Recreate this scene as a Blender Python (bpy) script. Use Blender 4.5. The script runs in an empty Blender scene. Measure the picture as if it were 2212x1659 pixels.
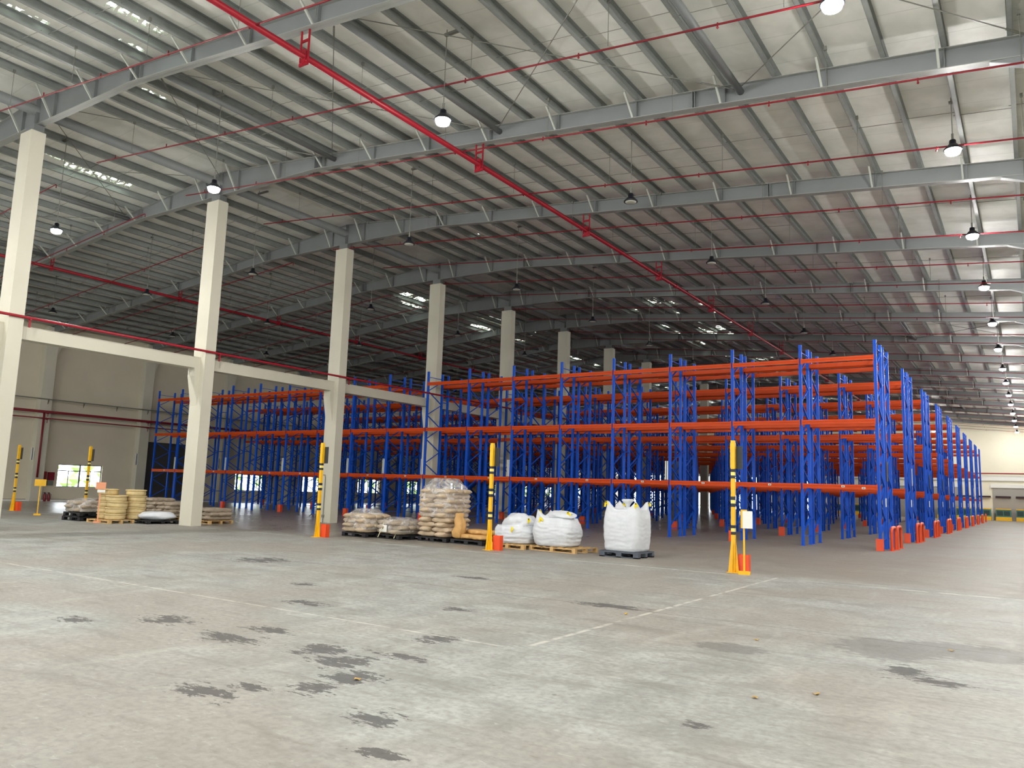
import bpy, math, random
from mathutils import Vector, Matrix, noise
random.seed(7)
PI = math.pi
D = bpy.data
SC = bpy.context.scene
COL = SC.collection

# ------------------------------------------------------------------ camera
YAW, PITCH, ROLL, FPX, CH = 0.58940, 0.13483, 0.03342, 1683.7, 1.725
cy, sy = math.cos(YAW), math.sin(YAW)
fw = Vector((-sy*math.cos(PITCH), cy*math.cos(PITCH), math.sin(PITCH)))
rt = Vector((cy, sy, 0)); up = rt.cross(fw)
r2 = rt*math.cos(ROLL)+up*math.sin(ROLL); u2 = -rt*math.sin(ROLL)+up*math.cos(ROLL)
cam = D.cameras.new('camera'); cam.sensor_fit = 'HORIZONTAL'; cam.sensor_width = 36
cam.lens = FPX/2212*36; cam.clip_start = .05; cam.clip_end = 400
co = D.objects.new('camera', cam); COL.objects.link(co)
mw = Matrix((( r2.x, u2.x, -fw.x, 0), (r2.y, u2.y, -fw.y, 0), (r2.z, u2.z, -fw.z, CH), (0, 0, 0, 1)))
co.matrix_world = mw
SC.camera = co
# ------------------------------------------------------------------ world, exposure
w = D.worlds.new('world'); SC.world = w; w.use_nodes = True
bg = w.node_tree.nodes['Background']; bg.inputs[0].default_value = (.86, .94, 1, 1); bg.inputs[1].default_value = 8.0
SC.view_settings.view_transform = 'Standard'; SC.view_settings.look = 'None'
SC.view_settings.gamma = 1; SC.view_settings.use_curve_mapping = False
SC.view_settings.exposure = 0.72
SC.cycles.max_bounces = 6; SC.cycles.diffuse_bounces = 4; SC.cycles.glossy_bounces = 2
SC.cycles.transmission_bounces = 4; SC.cycles.transparent_max_bounces = 12
SC.cycles.caustics_reflective = False; SC.cycles.caustics_refractive = False
SC.cycles.sample_clamp_indirect = 6.0
SC.cycles.use_adaptive_sampling = True; SC.cycles.adaptive_threshold = .05
LAMP_E = 620.0

# ------------------------------------------------------------------ materials
def lin(c):
    return tuple((x/255/12.92 if x/255 <= .04045 else ((x/255+.055)/1.055)**2.4) for x in c)
def mat(name, rgb, rough=.5, metal=0, spec=.5, noise_amt=0, noise_scale=3, bump=0, bump_scale=30, emit=None, alpha=None, coat=0):
    m = D.materials.new(name); m.use_nodes = True
    nt = m.node_tree; b = nt.nodes['Principled BSDF']
    c = lin(rgb)
    b.inputs['Base Color'].default_value = (*c, 1); b.inputs['Roughness'].default_value = rough
    b.inputs['Metallic'].default_value = metal; b.inputs['Specular IOR Level'].default_value = spec
    b.inputs['Coat Weight'].default_value = coat
    if noise_amt or bump:
        tc = nt.nodes.new('ShaderNodeTexCoord')
    if noise_amt:
        n = nt.nodes.new('ShaderNodeTexNoise'); n.inputs['Scale'].default_value = noise_scale; n.inputs['Detail'].default_value = 6
        nt.links.new(tc.outputs['Object'], n.inputs['Vector'])
        mr = nt.nodes.new('ShaderNodeMapRange'); mr.inputs[1].default_value = .3; mr.inputs[2].default_value = .7
        mr.inputs[3].default_value = 1-noise_amt; mr.inputs[4].default_value = 1+noise_amt
        nt.links.new(n.outputs['Fac'], mr.inputs[0])
        mx = nt.nodes.new('ShaderNodeVectorMath'); mx.operation = 'SCALE'; mx.inputs[0].default_value = c
        nt.links.new(mr.outputs[0], mx.inputs['Scale']); nt.links.new(mx.outputs[0], b.inputs['Base Color'])
    if bump:
        n2 = nt.nodes.new('ShaderNodeTexNoise'); n2.inputs['Scale'].default_value = bump_scale; n2.inputs['Detail'].default_value = 4
        nt.links.new(tc.outputs['Object'], n2.inputs['Vector'])
        bp = nt.nodes.new('ShaderNodeBump'); bp.inputs['Strength'].default_value = bump; bp.inputs['Distance'].default_value = .02
        nt.links.new(n2.outputs['Fac'], bp.inputs['Height']); nt.links.new(bp.outputs[0], b.inputs['Normal'])
    if emit:
        b.inputs['Emission Color'].default_value = (*emit[0], 1); b.inputs['Emission Strength'].default_value = emit[1]
    return m

class NT:
    """tiny helper to write shader maths"""
    def __init__(s, m): s.m = m; s.nt = m.node_tree
    def n(s, t, **k):
        x = s.nt.nodes.new(t)
        for a, v in k.items(): setattr(x, a, v)
        return x
    def l(s, a, b): s.nt.links.new(a, b)
    def m_(s, op, a, b=None, c=None, clamp=False):
        x = s.n('ShaderNodeMath', operation=op); x.use_clamp = clamp
        for i, v in enumerate((a, b, c)):
            if v is None: continue
            if isinstance(v, (int, float)): x.inputs[i].default_value = v
            else: s.l(v, x.inputs[i])
        return x.outputs[0]
    def noise(s, vec, scale, detail=4, dist=0, rough=.5):
        x = s.n('ShaderNodeTexNoise'); x.inputs['Scale'].default_value = scale; x.inputs['Detail'].default_value = detail
        x.inputs['Distortion'].default_value = dist; x.inputs['Roughness'].default_value = rough
        s.l(vec, x.inputs['Vector']); return x.outputs['Fac']
    def scale(s, vec, v, off=(0, 0, 0)):
        x = s.n('ShaderNodeMapping'); x.inputs['Scale'].default_value = v; x.inputs['Location'].default_value = off
        s.l(vec, x.inputs['Vector']); return x.outputs[0]
    def ss(s, f, a, b):
        x = s.n('ShaderNodeMapRange', interpolation_type='SMOOTHSTEP'); x.inputs[1].default_value = a; x.inputs[2].default_value = b
        s.l(f, x.inputs[0]); return x.outputs[0]
    def mix(s, f, a, b):
        x = s.n('ShaderNodeMix', data_type='RGBA')
        for i, v in ((0, f), (6, a), (7, b)):
            if isinstance(v, tuple): x.inputs[i].default_value = (*v[:3], 1)
            elif isinstance(v, (int, float)): x.inputs[i].default_value = v
            else: s.l(v, x.inputs[i])
        return x.outputs[2]

def floor_material():
    m = D.materials.new('polished_concrete'); m.use_nodes = True; T = NT(m)
    b = m.node_tree.nodes['Principled BSDF']
    tc = T.n('ShaderNodeTexCoord').outputs['Object']
    sep = T.n('ShaderNodeSeparateXYZ'); T.l(tc, sep.inputs[0]); X, Y = sep.outputs[0], sep.outputs[1]
    big = T.noise(tc, .25, 5, .4); mid = T.noise(tc, 1.6, 8, .6, .65); fine = T.noise(T.scale(tc, (1, 1, 1)), 14, 6, 0, .6)
    streak = T.noise(T.scale(tc, (.5, 2.2, 1)), 1.6, 8, .5, .65)
    streak2 = T.noise(T.scale(tc, (2.2, .5, 1), (3, 7, 0)), 1.1, 6, .8)
    base = T.mix(T.ss(mid, .3, .7), lin((138, 139, 134)), lin((166, 168, 163)))
    base = T.mix(T.m_('MULTIPLY', T.ss(big, .42, .6), .6), base, lin((144, 136, 126)))
    base = T.mix(T.m_('MULTIPLY', T.ss(fine, .35, .75), .6), base, lin((118, 116, 110)))
    base = T.mix(T.m_('MULTIPLY', T.ss(streak, .5, .7), .5), base, lin((112, 108, 101)))
    base = T.mix(T.m_('MULTIPLY', T.ss(streak2, .55, .75), .22), base, lin((184, 185, 176)))
    micro = T.noise(T.scale(tc, (2.4, 5.5, 1)), 3.2, 9, .6, .7)
    base = T.mix(T.m_('MULTIPLY', T.ss(micro, .56, .68), .5), base, lin((112, 106, 98)))
    base = T.mix(T.m_('MULTIPLY', T.ss(micro, .44, .32), .3), base, lin((188, 190, 184)))
    # the slabs beyond the open floor are browner, and glossier towards the left
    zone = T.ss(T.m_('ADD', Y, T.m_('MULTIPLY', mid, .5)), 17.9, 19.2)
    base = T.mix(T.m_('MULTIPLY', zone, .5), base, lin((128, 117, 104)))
    # worn, chipped patches of dark topping
    st = [(-8.96, 5.95, .42, .3), (-9.7, 5.2, .3, .16), (-7.5, 5.72, .5, .24), (-6.3, 6.0, .32, .3), (-5.75, 5.75, .38, .3), (-5.2, 5.35, .3, .3),
          (-5.15, 4.85, .22, .2), (-5.45, 6.3, .38, .16), (-5.75, 4.2, .34, .2), (-5.6, 4.55, .2, .14), (-5.8, 7.25, .26, .26), (-8.9, 8.1, .4, .2),
          (-4.2, 4.55, .25, .2), (-1.2, 9.3, .24, .42), (-.85, 8.95, .3, .22), (-5.5, 11.2, .75, .25), (-7.5, 6.35, .38, .18), (-14.3, 11.7, .7, .6),
          (-7.0, 9.2, .3, .2), (-10.5, 9.5, .3, .2), (-3.6, 4.0, .2, .12), (-2.2, 6.0, .12, .1), (-9.2, 12.6, .5, .2)]
    warp = T.m_('MULTIPLY', T.m_('SUBTRACT', T.noise(T.scale(tc, (1.2, 3.2, 1)), 2.6, 9, .4, .75), .5), 5.0)
    tot = None
    for (x, y, rx, ry) in st:
        dx = T.m_('MULTIPLY', T.m_('SUBTRACT', X, x), 1/rx); dy = T.m_('MULTIPLY', T.m_('SUBTRACT', Y, y), 1/ry)
        d = T.m_('SQRT', T.m_('ADD', T.m_('MULTIPLY', dx, dx), T.m_('MULTIPLY', dy, dy)))
        tot = d if tot is None else T.m_('MINIMUM', tot, d)
    stain = T.m_('SUBTRACT', 1, T.ss(T.m_('ADD', tot, T.m_('ADD', warp, T.m_('MULTIPLY', T.m_('SUBTRACT', T.noise(T.scale(tc, (1, 2, 1)), 11, 6, 0, .7), .5), 2.2))), .62, .8), clamp=True)
    base = T.mix(T.m_('MULTIPLY', stain, .8), base, lin((70, 68, 68)))
    tot = None
    for (x, y, rx, ry) in [(-3.0, 9.2, .42, .3), (-1.5, 10.5, .62, .75), (-.75, 11.0, .8, .6)]:
        dx = T.m_('MULTIPLY', T.m_('SUBTRACT', X, x), 1/rx); dy = T.m_('MULTIPLY', T.m_('SUBTRACT', Y, y), 1/ry)
        d = T.m_('SQRT', T.m_('ADD', T.m_('MULTIPLY', dx, dx), T.m_('MULTIPLY', dy, dy)))
        tot = d if tot is None else T.m_('MINIMUM', tot, d)
    wet = T.m_('SUBTRACT', 1, T.ss(T.m_('ADD', tot, T.m_('MULTIPLY', warp, .4)), .88, 1.02), clamp=True)
    base = T.mix(T.m_('MULTIPLY', wet, .55), base, lin((92, 90, 88)))
    # small specks
    v = T.n('ShaderNodeTexVoronoi'); v.inputs['Scale'].default_value = 3.2; T.l(tc, v.inputs['Vector'])
    sp = T.m_('MULTIPLY', T.m_('SUBTRACT', 1, T.ss(v.outputs['Distance'], .05, .1)), T.ss(T.noise(tc, 1.1, 2), .52, .6))
    base = T.mix(T.m_('MULTIPLY', sp, .55), base, lin((96, 90, 84)))
    v2 = T.n('ShaderNodeTexVoronoi'); v2.inputs['Scale'].default_value = 9; T.l(T.scale(tc, (.6, 1, 1)), v2.inputs['Vector'])
    sp2 = T.m_('MULTIPLY', T.m_('SUBTRACT', 1, T.ss(v2.outputs['Distance'], .1, .2)), T.ss(T.noise(tc, 2.3, 3), .5, .62))
    base = T.mix(T.m_('MULTIPLY', sp2, .3), base, lin((120, 112, 100)))
    # sawn joints and faded tape lines
    def line(c, v, wd):
        return T.m_('SUBTRACT', 1, T.ss(T.m_('ABSOLUTE', T.m_('SUBTRACT', c, v)), wd*.5, wd))
    ny = T.m_('ADD', Y, T.m_('MULTIPLY', T.m_('SUBTRACT', T.noise(T.scale(tc, (1, 1, 1)), .5, 2), .5), .0))
    j = None
    for v_ in (11.1, 18.0, 24.9, 31.8):
        q = line(ny, v_, .022); j = q if j is None else T.m_('MAXIMUM', j, q)
    for v_ in (-14.4, 5.5):
        q = T.m_('MULTIPLY', line(X, v_, .02), .6); j = T.m_('MAXIMUM', j, q)
    base = T.mix(T.m_('MULTIPLY', j, .6), base, lin((88, 82, 74)))
    worn = T.ss(T.noise(tc, 3.1, 5), .38, .55)
    t1 = T.m_('MULTIPLY', line(Y, 7.45, .03), T.ss(T.m_('MULTIPLY', X, -1), 4.9, 5.1))
    t2 = T.m_('MULTIPLY', T.m_('MULTIPLY', line(X, -4.78, .045), T.ss(Y, 7.4, 7.6)), T.m_('SUBTRACT', 1, T.ss(Y, 17.8, 18)))
    t3 = T.m_('MULTIPLY', line(Y, 17.75, .1), T.ss(T.noise(tc, .4, 2), .42, .55))
    tape = T.m_('MULTIPLY', T.m_('MAXIMUM', T.m_('MAXIMUM', t1, t2), t3), worn)
    base = T.mix(T.m_('MULTIPLY', tape, .38), base, lin((222, 218, 205)))
    T.l(base, b.inputs['Base Color'])
    r = T.m_('ADD', T.m_('MULTIPLY', T.ss(mid, .3, .7), .12), .42)
    r = T.m_('SUBTRACT', T.m_('ADD', r, .1), T.m_('MULTIPLY', T.m_('MULTIPLY', zone, T.ss(T.m_('MULTIPLY', X, -1), 9, 15)), .26))
    r = T.m_('ADD', r, T.m_('MULTIPLY', stain, .15))
    T.l(r, b.inputs['Roughness'])
    b.inputs['Specular IOR Level'].default_value = .22
    return m

def roof_material():
    m = D.materials.new('white_roof_insulation'); m.use_nodes = True; T = NT(m)
    b = m.node_tree.nodes['Principled BSDF']; out = m.node_tree.nodes['Material Output']
    tc = T.n('ShaderNodeTexCoord').outputs['Object']
    sep = T.n('ShaderNodeSeparateXYZ'); T.l(tc, sep.inputs[0]); X, Y = sep.outputs[0], sep.outputs[1]
    n = T.noise(tc, 1.2, 5, .4)
    c = T.mix(T.ss(n, .3, .7), lin((224, 225, 217)), lin((240, 240, 233)))
    seam = T.m_('PINGPONG', Y, .6)
    c = T.mix(T.m_('MULTIPLY', T.m_('SUBTRACT', 1, T.ss(seam, .006, .02)), .25), c, lin((150, 150, 142)))
    T.l(c, b.inputs['Base Color']); b.inputs['Roughness'].default_value = .55; b.inputs['Specular IOR Level'].default_value = .3
    # ribbed daylight strips showing where the lining has come away
    def band(a, bb):
        return T.m_('MULTIPLY', T.m_('GREATER_THAN', X, a), T.m_('LESS_THAN', X, bb))
    patch = None
    for xa, xb, ya, yb in ((-21.8, -21.3, 8.1, 9.1), (-18.9, -18.1, 9.2, 10.8), (-20.45, -20.1, 10.4, 11.1), (-22.9, -22.55, 12.5, 13.4), (-31.8, -31.5, 12.2, 13),
                           (-31.1, -30.2, 14.3, 17), (-30.7, -30.1, 13.2, 14.4), (-34.2, -33.85, 13.2, 14), (-34.2, -33.85, 16.3, 17.5), (-32.6, -31.5, 35.4, 37.8), (-34.1, -33.2, 36.6, 38.9),
                           (-31.9, -31.1, 43, 45.2), (-33.7, -32.8, 44.8, 47), (-15.95, -15.6, 37.8, 40.3), (-20.8, -20.4, 29.8, 30.3), (-18.6, -18.1, 42.5, 43.4), (-27.9, -27.6, 26.2, 26.7), (-21.5, -21.2, 28.5, 29)):
        q = T.m_('MULTIPLY', band(xa, xb), T.m_('MULTIPLY', T.m_('GREATER_THAN', Y, ya), T.m_('LESS_THAN', Y, yb)))
        patch = q if patch is None else T.m_('MAXIMUM', patch, q)
    bands = None
    for a, bb in ((-34.0, -33.2), (-31.9, -31.1), (-21.6, -20.9), (-19.2, -18.4), (-17.9, -17.3), (-16.3, -15.5)):
        q = band(a, bb); bands = q if bands is None else T.m_('MAXIMUM', bands, q)
    far = T.m_('MULTIPLY', T.ss(T.noise(T.scale(tc, (.8, .55, 1), (9, 4, 0)), 1.0, 2), .565, .575), T.m_('GREATER_THAN', Y, 40))
    patch = T.m_('MAXIMUM', patch, T.m_('MULTIPLY', far, bands)); bands = 1.0
    rib = T.ss(T.m_('PINGPONG', T.m_('ADD', Y, T.m_('MULTIPLY', X, .25)), .16), .03, .05)
    rag = T.ss(T.noise(tc, 4, 3), .46, .5)
    f = T.m_('MULTIPLY', patch, T.m_('MULTIPLY', rib, rag))
    tr = T.n('ShaderNodeBsdfTransparent'); tr.inputs[0].default_value = (.8, .82, .74, 1)
    mx = T.n('ShaderNodeMixShader'); T.l(f, mx.inputs[0]); T.l(b.outputs[0], mx.inputs[1]); T.l(tr.outputs[0], mx.inputs[2])
    T.l(mx.outputs[0], out.inputs['Surface'])
    return m

def film_material():
    m = D.materials.new('clear_stretch_film'); m.use_nodes = True; T = NT(m)
    b = m.node_tree.nodes['Principled BSDF']; out = m.node_tree.nodes['Material Output']
    b.inputs['Base Color'].default_value = (.8, .78, .76, 1); b.inputs['Roughness'].default_value = .18
    b.inputs['Specular IOR Level'].default_value = .8
    tc = T.n('ShaderNodeTexCoord').outputs['Object']
    n = T.noise(T.scale(tc, (1, 1, 1.6)), 3.2, 4, 1.2)
    bp = T.n('ShaderNodeBump'); bp.inputs['Strength'].default_value = .45; bp.inputs['Distance'].default_value = .04
    T.l(n, bp.inputs['Height']); T.l(bp.outputs[0], b.inputs['Normal'])
    tr = T.n('ShaderNodeBsdfTransparent'); mx = T.n('ShaderNodeMixShader')
    T.l(T.m_('ADD', T.m_('MULTIPLY', T.ss(n, .42, .66), .34), .16), mx.inputs[0])
    T.l(tr.outputs[0], mx.inputs[1]); T.l(b.outputs[0], mx.inputs[2]); T.l(mx.outputs[0], out.inputs['Surface'])
    return m

def glass_material():
    m = D.materials.new('window_glass'); m.use_nodes = True; T = NT(m); out = m.node_tree.nodes['Material Output']
    b = m.node_tree.nodes['Principled BSDF']; b.inputs['Roughness'].default_value = .05; b.inputs['Base Color'].default_value = (.9, .95, .95, 1)
    tr = T.n('ShaderNodeBsdfTransparent'); mx = T.n('ShaderNodeMixShader'); mx.inputs[0].default_value = .12
    T.l(tr.outputs[0], mx.inputs[1]); T.l(b.outputs[0], mx.inputs[2]); T.l(mx.outputs[0], out.inputs['Surface'])
    return m

def wood_material():
    m = mat('pale_pallet_wood', (196, 160, 106), .7, noise_amt=.16, noise_scale=9)
    return m

M = dict(
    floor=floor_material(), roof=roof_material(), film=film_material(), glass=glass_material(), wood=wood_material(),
    wall=mat('painted_plaster', (206, 198, 178), .75, noise_amt=.04, noise_scale=.6, spec=.3),
    farwall=mat('cream_plaster', (226, 221, 200), .75, noise_amt=.03, noise_scale=.5, spec=.3),
    column=mat('cream_column_paint', (198, 194, 178), .6, noise_amt=.04, noise_scale=.8, spec=.35),
    steel=mat('grey_primer_steel', (120, 123, 124), .5, noise_amt=.06, noise_scale=1.2, spec=.4),
    flange=mat('grey_flange_steel', (146, 148, 144), .5, noise_amt=.05, noise_scale=1.2, spec=.4),
    galv=mat('galvanised_purlin', (146, 151, 148), .45, noise_amt=.08, noise_scale=4),
    rod=mat('thin_steel_rod', (120, 120, 114), .45, metal=.4),
    brace=mat('pale_angle_steel', (176, 180, 172), .5),
    red=mat('red_pipe_paint', (140, 12, 32), .4, spec=.4, noise_amt=.05), bred=mat('branch_pipe_paint', (112, 12, 24), .45, spec=.3),
    dred=mat('dark_red_pipe_paint', (120, 20, 34), .4),
    blue=mat('blue_rack_paint', (0, 80, 196), .45, spec=.3, noise_amt=.06, noise_scale=2),
    orange=mat('orange_rack_paint', (200, 68, 3), .48, spec=.3, noise_amt=.05, noise_scale=1.5),
    guard=mat('orange_guard_paint', (226, 76, 30), .42, noise_amt=.06),
    yellow=mat('yellow_paint', (232, 178, 22), .42, noise_amt=.07, noise_scale=5),
    lyellow=mat('pale_yellow_tape', (236, 214, 120), .5),
    black=mat('black_plastic', (26, 27, 31), .5, noise_amt=.1),
    housing=mat('black_lamp_housing', (14, 17, 28), .35),
    gplastic=mat('grey_plastic', (74, 80, 90), .5, noise_amt=.08),
    dark=mat('dark_grey_board', (40, 44, 46), .55),
    white=mat('white_board', (226, 226, 220), .5),
    lens_off=mat('frosted_lamp_lens', (196, 198, 186), .4),
    lens_on=mat('glowing_lamp_lens', (255, 255, 250), .4, emit=((1, .985, .955), LAMP_E)),
    bag=mat('white_woven_bag', (204, 207, 212), .6, noise_amt=.04, noise_scale=6, bump=.35, bump_scale=14),
    loop=mat('yellow_webbing', (230, 205, 30), .6),
    paper=mat('brown_paper_sack', (182, 162, 136), .62, noise_amt=.1, noise_scale=7, bump=.5, bump_scale=9),
    gpaper=mat('grey_brown_sack', (160, 146, 128), .62, noise_amt=.1, noise_scale=7, bump=.5, bump_scale=9),
    dpaper=mat('tan_paper_sack', (196, 152, 92), .6, noise_amt=.1, noise_scale=7, bump=.5, bump_scale=9),
    drum=mat('beige_fibre_drum', (206, 184, 134), .7, noise_amt=.07, noise_scale=8, bump=.4, bump_scale=12),
    strap=mat('cream_strapping', (222, 212, 170), .5),
    frame=mat('grey_window_frame', (92, 86, 92), .5),
    shutter=mat('dark_grey_door', (66, 66, 66), .6, noise_amt=.04),
    gshutter=mat('grey_roller_shutter', (168, 164, 156), .55),
    green=mat('teal_dock_steel', (62, 120, 112), .5), dgreen=mat('dark_green_panel', (30, 58, 54), .5),
    ground=mat('outdoor_ground', (150, 160, 110), .9), leaf=mat('hedge_leaf', (150, 185, 110), .7, noise_amt=.3, noise_scale=3),
    rubber=mat('dark_maroon_bumper', (44, 18, 30), .6), lblue=mat('pale_blue_panel', (170, 196, 214), .6),
    conduit=mat('grey_conduit', (120, 122, 112), .5), tray=mat('grey_cable_tray', (110, 112, 102), .5),
    orangesheet=mat('faded_orange_sheet', (222, 150, 112), .6), leafdry=mat('dry_leaf', (170, 140, 80), .8))

# ------------------------------------------------------------------ mesh helpers
class MB:
    def __init__(s): s.v = []; s.f = []; s.m = []
    def add(s, vs, fs, m=0):
        o = len(s.v); s.v += [tuple(v) for v in vs]
        s.f += [tuple(i+o for i in f) for f in fs]; s.m += [m]*len(fs); return s
    def box(s, x0, x1, y0, y1, z0, z1, m=0):
        vs = [(x, y, z) for z in (z0, z1) for y in (y0, y1) for x in (x0, x1)]
        return s.add(vs, [(0, 2, 3, 1), (4, 5, 7, 6), (0, 1, 5, 4), (2, 6, 7, 3), (0, 4, 6, 2), (1, 3, 7, 5)], m)
    def bar(s, a, b, wd, ht, upv=(0, 0, 1), m=0):
        a = Vector(a); b = Vector(b); d = (b-a).normalized(); u = Vector(upv)
        sd = d.cross(u)
        if sd.length < 1e-4: sd = d.cross(Vector((0, 1, 0)))
        sd.normalize(); u = sd.cross(d).normalized(); sd = sd*wd/2; u = u*ht/2
        vs = [a-sd-u, a+sd-u, a+sd+u, a-sd+u, b-sd-u, b+sd-u, b+sd+u, b-sd+u]
        return s.add(vs, [(0, 1, 2, 3), (7, 6, 5, 4), (0, 4, 5, 1), (1, 5, 6, 2), (2, 6, 7, 3), (3, 7, 4, 0)], m)
    def tube(s, pts, r, n=8, m=0, cap=True):
        pts = [Vector(p) for p in pts]; rings = []
        ref = None
        for i, p in enumerate(pts):
            d = (pts[min(i+1, len(pts)-1)]-pts[max(i-1, 0)]).normalized()
            if ref is None:
                ref = Vector((0, 0, 1)) if abs(d.z) < .9 else Vector((1, 0, 0))
            x = d.cross(ref).normalized(); ref = x.cross(d).normalized()
            rr = r[i] if isinstance(r, (list, tuple)) else r
            rings.append([p+x*math.cos(t)*rr+ref*math.sin(t)*rr for t in [2*PI*k/n for k in range(n)]])
        vs = [v for q in rings for v in q]; fs = []
        for i in range(len(pts)-1):
            for k in range(n):
                fs.append((i*n+k, i*n+(k+1) % n, (i+1)*n+(k+1) % n, (i+1)*n+k))
        if cap: fs += [tuple(reversed(range(n))), tuple((len(pts)-1)*n+k for k in range(n))]
        return s.add(vs, fs, m)
    def lathe(s, prof, c=(0, 0, 0), n=20, m=0, wob=0):
        vs = []; fs = []
        for r, z in prof:
            for k in range(n):
                t = 2*PI*k/n; q = r*(1+wob*noise.noise((math.cos(t)*1.5, math.sin(t)*1.5, z*4+c[0]*3)))
                vs.append((c[0]+q*math.cos(t), c[1]+q*math.sin(t), c[2]+z))
        for i in range(len(prof)-1):
            for k in range(n): fs.append((i*n+k, i*n+(k+1) % n, (i+1)*n+(k+1) % n, (i+1)*n+k))
        fs += [tuple(reversed(range(n))), tuple((len(prof)-1)*n+k for k in range(n))]
        return s.add(vs, fs, m)
    def extrude(s, poly, vec, m=0):
        n = len(poly); v = Vector(vec); vs = [Vector(p) for p in poly]; vs = vs+[p+v for p in vs]
        fs = [tuple(reversed(range(n))), tuple(range(n, 2*n))]+[(i, (i+1) % n, n+(i+1) % n, n+i) for i in range(n)]
        return s.add(vs, fs, m)
    def mesh(s, name, mats, smooth=False):
        me = D.meshes.new(name); me.from_pydata(s.v, [], s.f)
        for q in (mats if isinstance(mats, (list, tuple)) else [mats]): me.materials.append(q)
        me.polygons.foreach_set('material_index', s.m)
        if smooth: me.polygons.foreach_set('use_smooth', [True]*len(s.f))
        me.update(); return me
    def obj(s, name, mats, parent=None, smooth=False, loc=None):
        return put(s.mesh(name, mats, smooth), name, parent, loc)
def put(me, name, parent=None, loc=None, rz=0):
    o = D.objects.new(name, me); COL.objects.link(o)
    if parent is not None: o.parent = parent
    if loc is not None: o.location = loc
    if rz: o.rotation_euler.z = rz
    return o
def tag(o, label=None, cat=None, group=None, kind=None):
    if label: label = label.replace('nearest from', 'first from')
    for k, v in (('label', label), ('category', cat), ('group', group), ('kind', kind)):
        if v: o[k] = v
    return o
def thing(name, label, cat, loc=(0, 0, 0), rz=0, group=None, kind=None):
    o = put(None, name, None, loc, rz); return tag(o, label, cat, group, kind)
def copy_tree(o, parent=None):
    c = o.copy(); COL.objects.link(c)
    if parent is not None: c.parent = parent
    for ch in KIDS.get(o.name, list(o.children)): copy_tree(ch, c)
    return c
KIDS = {}
ORD = ['nearest', 'second', 'third', 'fourth', 'fifth', 'sixth', 'seventh', 'eighth', 'ninth', 'tenth', 'eleventh', 'twelfth', 'thirteenth', 'fourteenth',
       'fifteenth', 'sixteenth', 'seventeenth', 'eighteenth', 'nineteenth', 'twentieth', 'twenty-first', 'twenty-second', 'twenty-third', 'twenty-fourth', 'twenty-fifth', 'twenty-sixth', 'twenty-seventh', 'twenty-eighth', 'twenty-ninth', 'thirtieth', 'thirty-first', 'thirty-second']
def oz(k): return ORD[k]

# ------------------------------------------------------------------ building dimensions
XR, XL, XRW = -26.4, -53.6, 27.0
YB, YF = -24.0, 112.0
FY = [11.27+6.927*k for k in range(-5, 15)]          # rafter planes
def zt(x): return 13.87-.0935*abs(x-XR)              # top flange of the rafters
def zroof(x): return zt(x)+.27
XC0, XC1 = -26.80, -26.07                             # column row under the ridge

# floor, roof
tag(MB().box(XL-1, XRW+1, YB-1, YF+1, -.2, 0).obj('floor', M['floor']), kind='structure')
for x0, x1 in ((XL-.3, XR), (XR, XRW+.3)):
    m = MB(); m.extrude([(x0, YB-.3, zroof(x0)), (x1, YB-.3, zroof(x1)), (x1, YB-.3, zroof(x1)+.08), (x0, YB-.3, zroof(x0)+.08)], (0, YF-YB+.6, 0))
    tag(m.obj('ceiling', M['roof']), kind='structure')

# walls with openings
def wall(name, fixed, at, thick, a0, a1, z0, z1, holes, mt):
    """fixed='x': wall at x=at..at+thick running along y; holes (a,b,z0,z1)"""
    m = MB()
    def bx(p, q, lo, hi):
        if q-p < 1e-4 or hi-lo < 1e-4: return
        if fixed == 'x': m.box(min(at, at+thick), max(at, at+thick), p, q, lo, hi)
        else: m.box(p, q, min(at, at+thick), max(at, at+thick), lo, hi)
    cur = a0
    for (p, q, lo, hi) in sorted(holes):
        bx(cur, p, z0, z1); bx(p, q, z0, lo); bx(p, q, hi, z1); cur = q
    bx(cur, a1, z0, z1)
    return tag(m.obj(name, mt), kind='structure')
WINY = [26.6+6.93*k for k in (-2, -1, 0, 2, 3, 4, 5, 6, 7, 8, 9, 10, 11)]
holes = [(y, y+2.95, .92, 2.42) for y in WINY]+[(32.35, 36.3, 0, 4.3)]
wall('wall_left', 'x', XL, -.25, YB, YF, 0, 11.6, holes, M['wall'])
wall('wall_right', 'x', XRW, .25, YB, YF, 0, 9.4, [], M['farwall'])
wall('wall_back', 'y', YB, -.25, XL, XRW, 0, 8.5, [(x, x+4.5, 0, 4.8) for x in (-44, -30, -16, -2, 12)], M['farwall'])  # unseen door openings added to let daylight onto the near floor
DOCKX = [-5.9+2.0*k for k in range(-14, 16)]
wall('wall_far', 'y', YF, .25, XL, XRW, 0, 8.5, [(-51.6+7.1*k, -46.6+7.1*k, 0, 4.6) for k in range(4)], M['farwall'])
mm = MB(); mm.extrude([(XL, YF, 8.5), (XRW, YF, 8.5), (XRW, YF, zroof(XRW)), (XR, YF, zroof(XR)), (XL, YF, zroof(XL))], (0, .25, 0))
tag(mm.obj('wall_far', M['farwall']), kind='structure')
mm = MB(); mm.extrude([(XL, YB, 8.5), (XRW, YB, 8.5), (XRW, YB, zroof(XRW)), (XR, YB, zroof(XR)), (XL, YB, zroof(XL))], (0, -.25, 0))
tag(mm.obj('wall_back', M['farwall']), kind='structure')

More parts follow.
